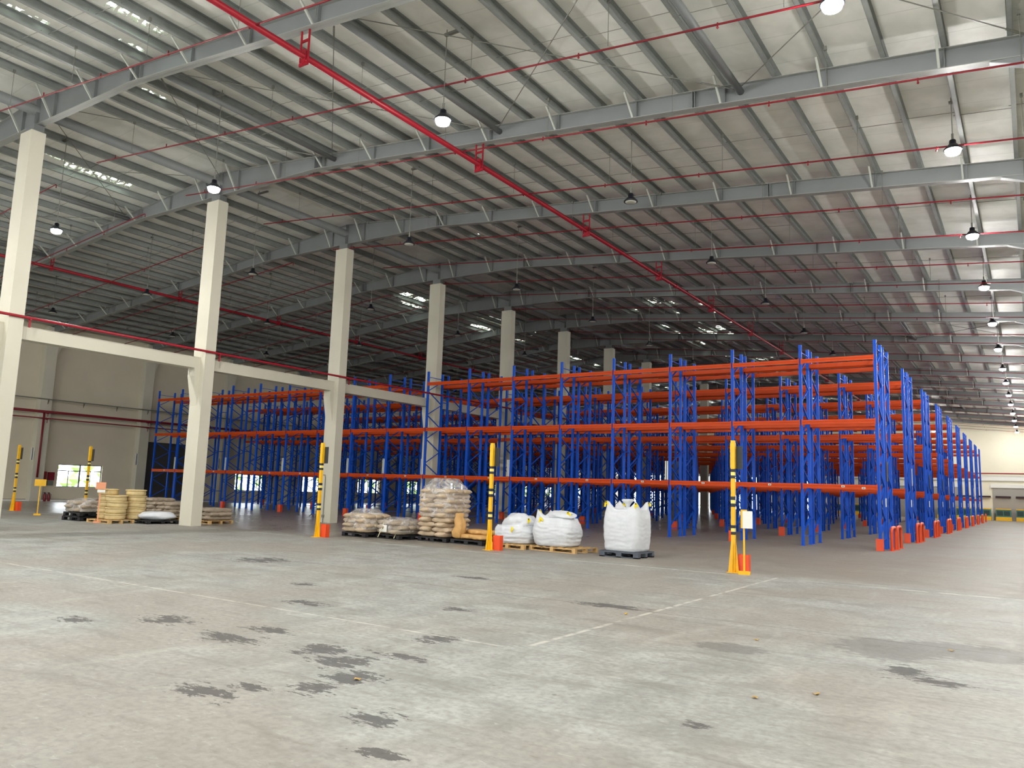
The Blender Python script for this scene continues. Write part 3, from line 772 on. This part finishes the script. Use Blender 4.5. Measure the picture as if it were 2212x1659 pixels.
pallet(-11.55, 20.25, 1.7, 1.1, PH, 'wood', 'long pale wooden pallet under the middle white bag', -.14)
pallet(-9.46, 20.15, 1.17, 1.05, .16, 'gplastic', 'dark grey plastic pallet under the tall white bulk bag')

# ------------------------------------------------------------------ soft goods
def smooth(t): t = max(0, min(1, t)); return t*t*(3-2*t)
def bag_mesh(L, W, H, seed, corners, bulge=.08, spout=0, lean=(0, 0), power=5, wr=.02, topdip=.0, n=56, nz=40):
    """woven bulk bag: rounded square section, sagging top with raised corners"""
    m = MB(); vs = []; fs = []
    def section(t, z, shrink=0):
        c, s = math.cos(t), math.sin(t); q = (abs(c)**power+abs(s)**power)**(-1/power)
        b = 1+bulge*math.sin(PI*min(1, z/H))-shrink
        x, y = L/2*q*c*b, W/2*q*s*b
        nn = noise.noise((x*3+seed, y*3, z*2.4))*wr*1.5+noise.noise((x*9, y*9+seed, z*16))*wr*.8
        fold = wr*.45*math.sin(z*46+9*noise.noise((x*1.6, y*1.6, seed+z)))*smooth(1-abs(z/H-.35)*1.6)*(.5+noise.noise((x*2, y*2, z*2+seed)))
        return x+nn*c+fold*c, y+nn*s+fold*s
    for i in range(nz+1):
        f = i/nz
        for k in range(n):
            t = 2*PI*k/n; cb = 0
            for a, hh in corners:
                d = abs((t-a+PI) % (2*PI)-PI); cb += hh*max(0, 1-d/.42)**1.3
            ztop = H+cb-topdip*math.cos(2*t)**2*0
            z = f*ztop; sh = .06*smooth((f-.75)/.25)+.05*smooth((.06-f)/.06)
            x, y = section(t, min(z, H), sh)
            vs.append((x+lean[0]*smooth((f-.4)/.6), y+lean[1]*smooth((f-.4)/.6), z))
    for i in range(nz):
        for k in range(n): fs.append((i*n+k, i*n+(k+1) % n, (i+1)*n+(k+1) % n, (i+1)*n+k))
    base = nz*n; last = base; rings = 9
    for j in range(1, rings+1):
        g = j/rings
        for k in range(n):
            X0, Y0_, Z0 = vs[base+k]; cx, cy_ = lean
            x = X0+(cx-X0)*g; y = Y0_+(cy_-Y0_)*g
            z = Z0+(H-topdip-Z0)*smooth(g*2.2)+noise.noise((x*7, y*7, seed))*.05*g
            if spout: z += spout*smooth((g-.72)/.28)
            vs.append((x, y, z))
        st = base+j*n; pv = base+(j-1)*n
        for k in range(n): fs.append((pv+k, pv+(k+1) % n, st+(k+1) % n, st+k))
        last = st
    fs.append(tuple(last+k for k in range(n))); fs.append(tuple(reversed(range(n))))
    m.add(vs, fs); return m
Q = [PI/4, 3*PI/4, 5*PI/4, 7*PI/4]
def loops(t, pts, mt='loop'):
    for (x, y, z, dx, dy) in pts:
        m = MB(); m.bar((x-.03, y, z-.1), (x, y, z+.05), .05, .012, (0, 1, 0)); m.bar((x, y, z+.05), (x+dx, y+dy, z-.05), .05, .012, (0, 1, 0))
        m.obj('lifting_loop', M[mt], t)
# tall bulk bag
t = thing('bulk_bag', 'tall full white bulk bag with yellow loops on a dark grey pallet', 'bulk bag', (-9.46, 20.15, .165), group='white bulk bags')
bag_mesh(1.06, .98, 1.12, 3.1, [(a, .24) for a in Q], bulge=.06, spout=.1, wr=.014).obj('bag', M['bag'], t, smooth=True)
sp = MB().lathe([(.07, 0), (.05, .1), (.1, .17), (.17, .24), (.13, .27), (.02, .25)], (0.02, 0, 1.14), n=14, wob=.5); sp.obj('filling_spout', M['bag'], t, smooth=True)
loops(t, [(-.46, -.42, 1.28, .08, 0), (.44, -.42, 1.26, .07, 0), (.47, .38, 1.28, .06, 0), (-.3, .4, 1.26, .05, 0)])
# middle bag
t = thing('bulk_bag', 'slack white bulk bag with a folded top on the long wooden pallet', 'bulk bag', (-11.72, 20.2, .145), group='white bulk bags')
bag_mesh(1.2, .98, .8, 8.7, [(3*PI/4, .22), (5*PI/4, .24), (7*PI/4, .02)], bulge=.13, lean=(-.02, 0), power=3.4, wr=.02, topdip=-.05).obj('bag', M['bag'], t, smooth=True)
def lump(rx, ry, rz_, seed, n=30, k=18, a=.16, p=2.4, c=(0, 0, 0)):
    m = MB(); vs = []; fs = []
    for i in range(k+1):
        ph = -PI/2+PI*i/k; cz, cr = math.sin(ph), math.cos(ph)
        for j in range(n):
            t_ = 2*PI*j/n; x, y = math.cos(t_)*cr, math.sin(t_)*cr
            q = (abs(x)**p+abs(y)**p+abs(cz)**p+1e-9)**(-1/p)
            d = 1+a*noise.noise((x*1.8+seed, y*1.8, cz*1.8))+a*.4*noise.noise((x*5, y*5+seed, cz*5))
            vs.append((c[0]+x*q*rx*d, c[1]+y*q*ry*d, c[2]+cz*q*rz_*d))
    for i in range(k):
        for j in range(n): fs.append((i*n+j, i*n+(j+1) % n, (i+1)*n+(j+1) % n, (i+1)*n+j))
    m.add(vs, fs); return m
fl = lump(.42, .3, .13, 4.4, a=.3, c=(.18, -.12, .88)); fl.obj('folded_top', M['bag'], t, smooth=True)
loops(t, [(.5, -.3, .95, .1, 0), (-.3, -.5, .76, .1, -.03), (-.42, -.34, .98, .05, 0)])
# slumped bag
t = thing('bulk_bag', 'slumped white bulk bag folded over to the right, beside the marker post', 'bulk bag', (-13.1, 20.15, .145), group='white bulk bags')
bag_mesh(1.22, .98, .52, 15.2, [(3*PI/4, .1)], bulge=.1, power=3.2, wr=.03, topdip=-.05).obj('bag', M['bag'], t, smooth=True)
lump(.48, .42, .3, 9.4, a=.28, c=(.1, -.02, .58)).obj('folded_top', M['bag'], t, smooth=True)
loops(t, [(.18, -.56, .44, .02, -.02), (.52, -.2, .7, .05, 0)])

# sacks
def sack_mesh(L, W, H, seed, mt, n=20, flat=.7):
    m = MB(); vs = []; fs = []; k = 12
    for i in range(k+1):
        u = -1+2*i/k; wy = W/2*(1-.12*abs(u)**4); hz = H/2*max(.1, (1-abs(u)**5))**.5
        for j in range(n):
            t_ = 2*PI*j/n; c, s = math.cos(t_), math.sin(t_); p = 3.8
            q = (abs(c)**p+abs(s)**p)**(-1/p)
            d = 1+.1*noise.noise((u*3+seed, c*2, s*2))+.05*noise.noise((u*9, c*5, s*5+seed))
            vs.append((u*L/2, c*q*wy*d, H/2+s*q*hz*d))
    for i in range(k):
        for j in range(n): fs.append((i*n+j, i*n+(j+1) % n, (i+1)*n+(j+1) % n, (i+1)*n+j))
    fs += [tuple(reversed(range(n))), tuple(k*n+j for j in range(n))]
    m.add(vs, fs); return m.mesh('paper_sack', M[mt], True)
SK = {mt: [sack_mesh(.76, .5, .175, 3.3*i, mt) for i in range(4)] for mt in ('paper', 'gpaper', 'dpaper')}
POSN = [('front left', 'middle left', 'rear left', 'front right', 'rear right'), ('front right', 'middle right', 'rear right', 'front left', 'rear left')]
def stack(cx, cy_, z0, layers, L, W, rz, mt, step, lab, group, top_drop=0):
    """interlocked layers, 5 sacks each"""
    rnd = random.Random(int(cx*31))
    for q in range(layers):
        lay = [(-L/4, 0), ] if 0 else None
        if q % 2 == 0: pos = [(-L*.26, -W*.31, 0), (-L*.26, 0, 0), (-L*.26, W*.31, 0), (L*.28, -W*.26, PI/2), (L*.28, W*.26, PI/2)]
        else: pos = [(L*.26, -W*.31, 0), (L*.26, 0, 0), (L*.26, W*.31, 0), (-L*.28, -W*.26, PI/2), (-L*.28, W*.26, PI/2)]
        for i, (x, y, a) in enumerate(pos):
            if top_drop and q == layers-1 and i in (1, 3)[:top_drop]: continue
            x += rnd.uniform(-.02, .02); y += rnd.uniform(-.02, .02); a += rnd.uniform(-.05, .05)
            c, s = math.cos(rz), math.sin(rz)
            o = put(rnd.choice(SK[mt]), 'paper_sack', None, (cx+c*x-s*y, cy_+s*x+c*y, z0+q*step), rz+a)
            o.scale = (L/1.15*.92, W/1.1*.82, 1)
            tag(o, lab % ('bottom' if q == 0 else ('top' if q == layers-1 else oz(q)), POSN[q % 2][i]), 'sack', group)
def film_shell(cx, cy_, z0, L, W, H, rz, seed, lab, hump=.12):
    m = bag_mesh(L, W, H, seed, [(a, -.12) for a in Q], bulge=.03, power=4.5, wr=.025, topdip=-hump, n=48, nz=26)
    o = m.obj('stretch_film', M['film'], None, smooth=True, loc=(cx, cy_, z0)); o.rotation_euler.z = rz
    tag(o, lab, 'plastic film', 'clear film around pallet loads')
stack(-16.05, 20.3, PH+.005, 10, 1.22, 1.08, -.08, 'paper', .152, 'brown paper sack in the tall wrapped stack, %s layer, %s', 'sacks in the tall wrapped stack')
film_shell(-16.05, 20.3, PH+.62, 1.34, 1.2, 1.06, -.08, 5.5, 'clear stretch film around the upper half of the tall sack stack', .2)
stack(-18.93, 19.72, PH+.005, 4, 1.15, 1.08, -.1, 'paper', .15, 'brown paper sack in the low wrapped stack, %s layer, %s', 'sacks in the low wrapped stack')
film_shell(-18.93, 19.72, PH+.1, 1.2, 1.14, .56, -.1, 9.5, 'clear stretch film around the low sack stack beside the third column', .12)
stack(-17.58, 19.95, PH+.005, 3, 1.2, 1.05, -.2, 'gpaper', .14, 'grey-brown sack in the strapped flat stack, %s layer, %s', 'sacks in the strapped flat stack')
film_shell(-17.58, 19.95, PH+.08, 1.2, 1.1, .42, -.2, 2.5, 'torn clear film over the strapped flat sacks', .05)
for i, xo in enumerate((-.35, .35)):
    o = MB().tube([(xo-.1, -.62, -.1), (xo, -.6, .12), (xo+.02, -.5, .36), (xo+.03, 0, .42), (xo+.05, .5, .36)], .013, 5).obj('strap', M['strap'], None, loc=(-17.58, 19.95, PH))
    tag(o, 'cream plastic strap over the flat grey sacks, %s' % ('next to the low stack' if i == 0 else 'next to the tall stack'), 'strap', 'straps on the flat sacks')
o = MB().box(-.2, .2, -.006, .006, 0, .22).obj('delivery_note', M['white'], None, loc=(-17.9, 19.42, .22)); o.rotation_euler.z = -.2
tag(o, 'white printed sheet stuck on the front of the strapped flat sacks', 'paper sheet')
# loose tan sacks
tan = [(-14.95, 20.1, 0, .1, 'tan paper sack lying flat at the left of the loose heap'), (-14.35, 20.0, 0, -.3, 'tan paper sack lying flat at the front of the loose heap'),
       (-14.5, 20.5, 0, 1.2, 'tan paper sack lying at the back of the loose heap'), (-14.9, 20.55, .12, .4, 'tan paper sack on the left rear of the loose heap'),
       (-14.6, 20.2, .15, -.5, 'crumpled tan sack on top of the loose heap'), (-14.15, 20.3, .14, .9, 'crumpled tan sack at the right of the loose heap')]
for x, y, z, a, lab in tan:
    o = put(random.choice(SK['dpaper']), 'paper_sack', None, (x, y, PH+.005+z), a); o.scale.z = .95; tag(o, lab, 'sack', 'loose tan sacks')
t_ = MB().lathe([(.12, 0), (.19, .05), (.21, .2), (.2, .38), (.165, .54), (.125, .63), (.12, .67), (.15, .76), (.12, .78)], n=18, wob=.6).obj('paper_sack', M['dpaper'], None, smooth=True, loc=(-15.12, 19.9, .16)); t_.scale = (1, .8, 1)
tag(t_, 'open tan paper sack standing upright against the tall stack', 'sack', 'loose tan sacks')

# ---- goods by the left wall
pallet(-30.8, 16.48, 1.2, 1.1, .16, 'black', 'lower black plastic pallet under the grey wrapped load at the left', .05)
pallet(-30.75, 16.48, 1.2, 1.1, .16, 'black', 'upper black plastic pallet of two under the grey wrapped load', .0, .16)
pallet(-29.0, 16.5, 1.45, 1.0, .13, 'wood', 'pale wooden pallet under the beige drums', .04)
pallet(-28.2, 17.75, 1.25, 1.3, .13, 'black', 'black plastic pallet under the white sack by the second column')
pallet(-31.4, 19.85, 1.0, 1.1, .13, 'wood', 'wooden pallet under the left grey-brown stack behind the drums')
pallet(-30.3, 19.95, 1.0, 1.1, .13, 'wood', 'wooden pallet under the grey-brown stack nearest the second column')
pallet(-27.5, 19.85, 1.15, 1.1, .13, 'wood', 'wooden pallet right of the second column, under grey-brown sacks')
stack(-30.75, 16.48, .325, 3, 1.1, 1.0, .0, 'gpaper', .13, 'grey-brown sack on the stacked black pallets, %s layer, %s', 'sacks on the stacked black pallets')
film_shell(-30.75, 16.48, .335, 1.2, 1.1, .46, 0, 12.5, 'clear film around the grey load on stacked black pallets', .05)
stack(-31.4, 19.85, .135, 5, 1.0, 1.0, 0, 'gpaper', .145, 'grey-brown sack in the left stack behind the drums, %s layer, %s', 'sacks behind the drums, left stack')
stack(-30.3, 19.95, .135, 4, 1.0, 1.0, 0, 'gpaper', .145, 'grey-brown sack in the right stack behind the drums, %s layer, %s', 'sacks behind the drums, right stack')
stack(-27.5, 19.85, .135, 3, 1.1, 1.0, 0, 'gpaper', .15, 'grey-brown sack right of the second column, %s layer, %s', 'sacks right of the second column')
o = lump(.66, .34, .17, 2.2, a=.12, p=2.3).obj('white_sack', M['bag'], None, smooth=True, loc=(-28.0, 17.75, .29)); o.rotation_euler.z = .95
tag(o, 'plump white woven sack lying on the black pallet by the second column', 'sack')
DM = MB().lathe([(.3, 0), (.345, .02), (.36, .08), (.345, .16), (.35, .185)], n=26, wob=.07).mesh('body', M['drum'], True)
LM = MB().lathe([(.37, 0), (.378, .035), (.36, .05), (.34, .04), (.05, .04)], n=26, wob=.04).mesh('lid', M['drum'], True)
def drum_stack(x, y, nn, lab):
    rnd = random.Random(nn*7)
    for i in range(nn):
        z = .132+i*.223
        t = thing('fibre_drum', lab % ('bottom' if i == 0 else ('top' if i == nn-1 else oz(i))), 'drum', (x+rnd.uniform(-.04, .04), y+rnd.uniform(-.04, .04), z), rnd.uniform(0, 6), 'beige round drums')
        t.rotation_euler.x = rnd.uniform(-.02, .02)
        put(DM, 'body', t); put(LM, 'lid', t, (0, 0, .178))
drum_stack(-29.35, 16.52, 5, 'squat beige drum, %s of the left stack behind the orange stand')
drum_stack(-28.65, 16.5, 4, 'squat beige drum, %s of the low middle stack')
drum_stack(-28.72, 17.25, 5, 'squat beige drum, %s of the tall right stack')

# ------------------------------------------------------------------ fire gear by the left wall
x = XL+.02
t = thing('hydrant_cabinet', 'red fire hydrant cabinet mounted on the left wall beside the first pilaster', 'cabinet', (x, 25.45, 1.1))
MB().box(0, .24, -.45, .35, 0, .8).obj('cabinet_body', M['dred'], t); MB().box(.24, .25, -.05, .2, .35, .55).obj('cabinet_window', M['dark'], t)
t = tag(MB().box(0, .15, 0, .38, 0, .52).obj('alarm_box', M['dred'], None, loc=(x, 25.95, 1.35)), 'red alarm box on the left wall beside the hydrant cabinet', 'box')
t = tag(MB().box(0, .1, 0, .38, 0, .32).obj('control_box', M['conduit'], None, loc=(x, 25.95, 1.0)), 'small grey box on the left wall under the red alarm box', 'box')
for i, y in enumerate((25.35, 25.6)):
    t = thing('fire_extinguisher', 'red fire extinguisher on the floor by the left wall, %s' % ('farther from the window' if i == 0 else 'nearer the window'), 'fire extinguisher', (XL+.5, y+.35, 0), group='fire extinguishers')
    MB().lathe([(.07, 0), (.085, .03), (.085, .4), (.06, .47), (.02, .5)], n=14).obj('cylinder', M['dred'], t, smooth=True)
    MB().box(-.02, .02, -.08, .04, .5, .56).obj('handle', M['black'], t)
    MB().tube([(0, .02, .5), (.02, .12, .45), (.02, .12, .15)], .012, 5).obj('hose', M['black'], t)
for i, (y, z) in enumerate(((24.6, 3.0), (31.6, 3.0), (38.4, 3.0))):
    o = put(BO, 'aisle_board', None, (XL+.55, y, z-.4), PI/2); o.scale = (1.6, 1, 1)
    tag(o, 'black and white marker strip on the %s wall column' % ('first', 'second', 'third')[i], 'sign board', 'marker strips on the wall columns')
for i, (xx, yy) in enumerate(((-52.5, 29.0), (-52.2, 31.2), (-51.6, 31.0))):
    o = MB().box(-.2, .2, -.18, .18, 0, .16).box(-.12, .12, -.12, .12, .16, .22).obj('wheel_chock', M['dred'], None, loc=(xx, yy, .0))
    tag(o, 'small red block on the floor below the left wall window, %s from the cabinet' % oz(i), 'wheel block', 'red floor blocks')

# ------------------------------------------------------------------ far wall docks
def dock(i, x):
    t = thing('dock_leveller', 'teal and yellow dock leveller at the far wall, %s from the right-hand columns' % oz(i) if i < 26 else 'dock leveller hidden far left', 'dock leveller', (x, YF-1.6, 0), group='dock levellers at the far wall')
    MB().box(-.75, .75, .0, 1.2, .45, 1.3).obj('leveller_box', M['green'], t)
    m = MB()
    for k in range(2): m.box(-.68+.7*k, -.06+.7*k, -.02, 0, .6, 1.15)
    m.obj('side_panel', M['dgreen'], t)
    MB().box(-.78, .78, -.05, 1.2, 1.3, 1.42).obj('top_plate', M['yellow'], t)
    MB().box(-.8, .8, -.25, 1.2, 0, .45).obj('kerb', M['yellow'], t)
dk = 0
xs = [-1.0-2.05*k for k in range(12)]
for x in xs:
    if -22 < x and not -13.7 < x < -10.3: dock(dk, x)
    dk += 1
for k, (x0, x1) in enumerate(((-4.1, 4.5), (-15.5, -7.5), (-23, -18))):
    m = MB().box(x0, x1, YF-.12, YF-.02, 0, 3.9)
    for j in range(24): m.box(x0, x1, YF-.14, YF-.12, .2+j*.155, .3+j*.155)
    tag(m.obj('door_%d' % (k+2), M['gshutter']), kind='structure')
    tag(MB().box(x0-.2, x1+.2, YF-.25, YF, 3.9, 4.35).obj('trim_%d' % (k+3), M['white']), kind='structure')
o = MB().box(-52, 20, YF-.2, YF-.02, 4.75, 5.35).obj('trim_6', M['white']); tag(o, kind='structure')
for i in range(9):
    x = -1.0-2.05*i
    o = MB().box(-.78, .78, -.1, .16, 0, .2).obj('dock_header', M['rubber'], None, loc=(x, YF-.3, 2.72))
    tag(o, 'dark header bar above the far dock, %s from the right-hand columns' % oz(i), 'header bar', 'dark bars above the docks')
t = tag(MB().tube([(-52, YF-.4, 5.62), (20, YF-.4, 5.62)], .07, 8).obj('far_wall_pipe', M['red'], smooth=True), 'red pipe running across the far wall above the docks', 'pipe')
t = tag(MB().box(-12.8, -11.2, YF-2.2, YF-1, 0, 1.1).box(-12.8, -11.2, YF-2.3, YF-1, 0, .12).obj('machine_cabinet', M['lblue']), 'pale blue cabinet by the far wall seen between rack posts', 'cabinet')

# debris on the near floor
deb = [(-5.1, 5.3, 'dry leaf'), (-1.7, 7.6, 'pale leaf'), (-4.98, 10.6, 'yellow scrap'), (-.9, 10.9, 'reddish leaf'), (-2.9, 9.9, 'brown leaf'), (-2.1, 7.1, 'pale scrap')]
for i, (xx, yy, nm) in enumerate(deb):
    m = MB(); p = []
    for k in range(9):
        a = 2*PI*k/9; r = .024*(1+.4*math.sin(3*a+i)); p.append((r*math.cos(a)*1.4, r*math.sin(a), .004+.012*abs(math.sin(a*1.5+i))))
    m.extrude(p, (0, 0, .003))
    o = m.obj('litter_scrap', M['leafdry'] if i != 2 else M['yellow'], None, loc=(xx, yy, 0)); o.rotation_euler.z = i
    tag(o, 'small %s lying on the bare concrete, %s scrap from the viewpoint' % (nm, oz(i)), 'litter', 'scraps on the concrete')

# ------------------------------------------------------------------ outside
tag(MB().box(-120, XL-1.0, -40, 160, -.25, -.05).obj('outside_ground', M['ground']), kind='structure')
hm = MB(); rnd = random.Random(3)
for i in range(420):
    y = rnd.uniform(10, 120); h_ = rnd.uniform(0, 2.6); s = rnd.uniform(.3, .6)
    c = Vector((-60+rnd.uniform(-.5, .5), y, h_)); vs = []
    for j in range(6):
        v = [(1, 0, 0), (-1, 0, 0), (0, 1, 0), (0, -1, 0), (0, 0, 1), (0, 0, -1)][j]; vs.append(c+Vector(v)*s*rnd.uniform(.7, 1.2))
    hm.add(vs, [(0, 2, 4), (2, 1, 4), (1, 3, 4), (3, 0, 4), (2, 0, 5), (1, 2, 5), (3, 1, 5), (0, 3, 5)])
tag(hm.obj('hedge', M['leaf']), 'bright green hedge outside the left wall windows', 'hedge', None, 'stuff')
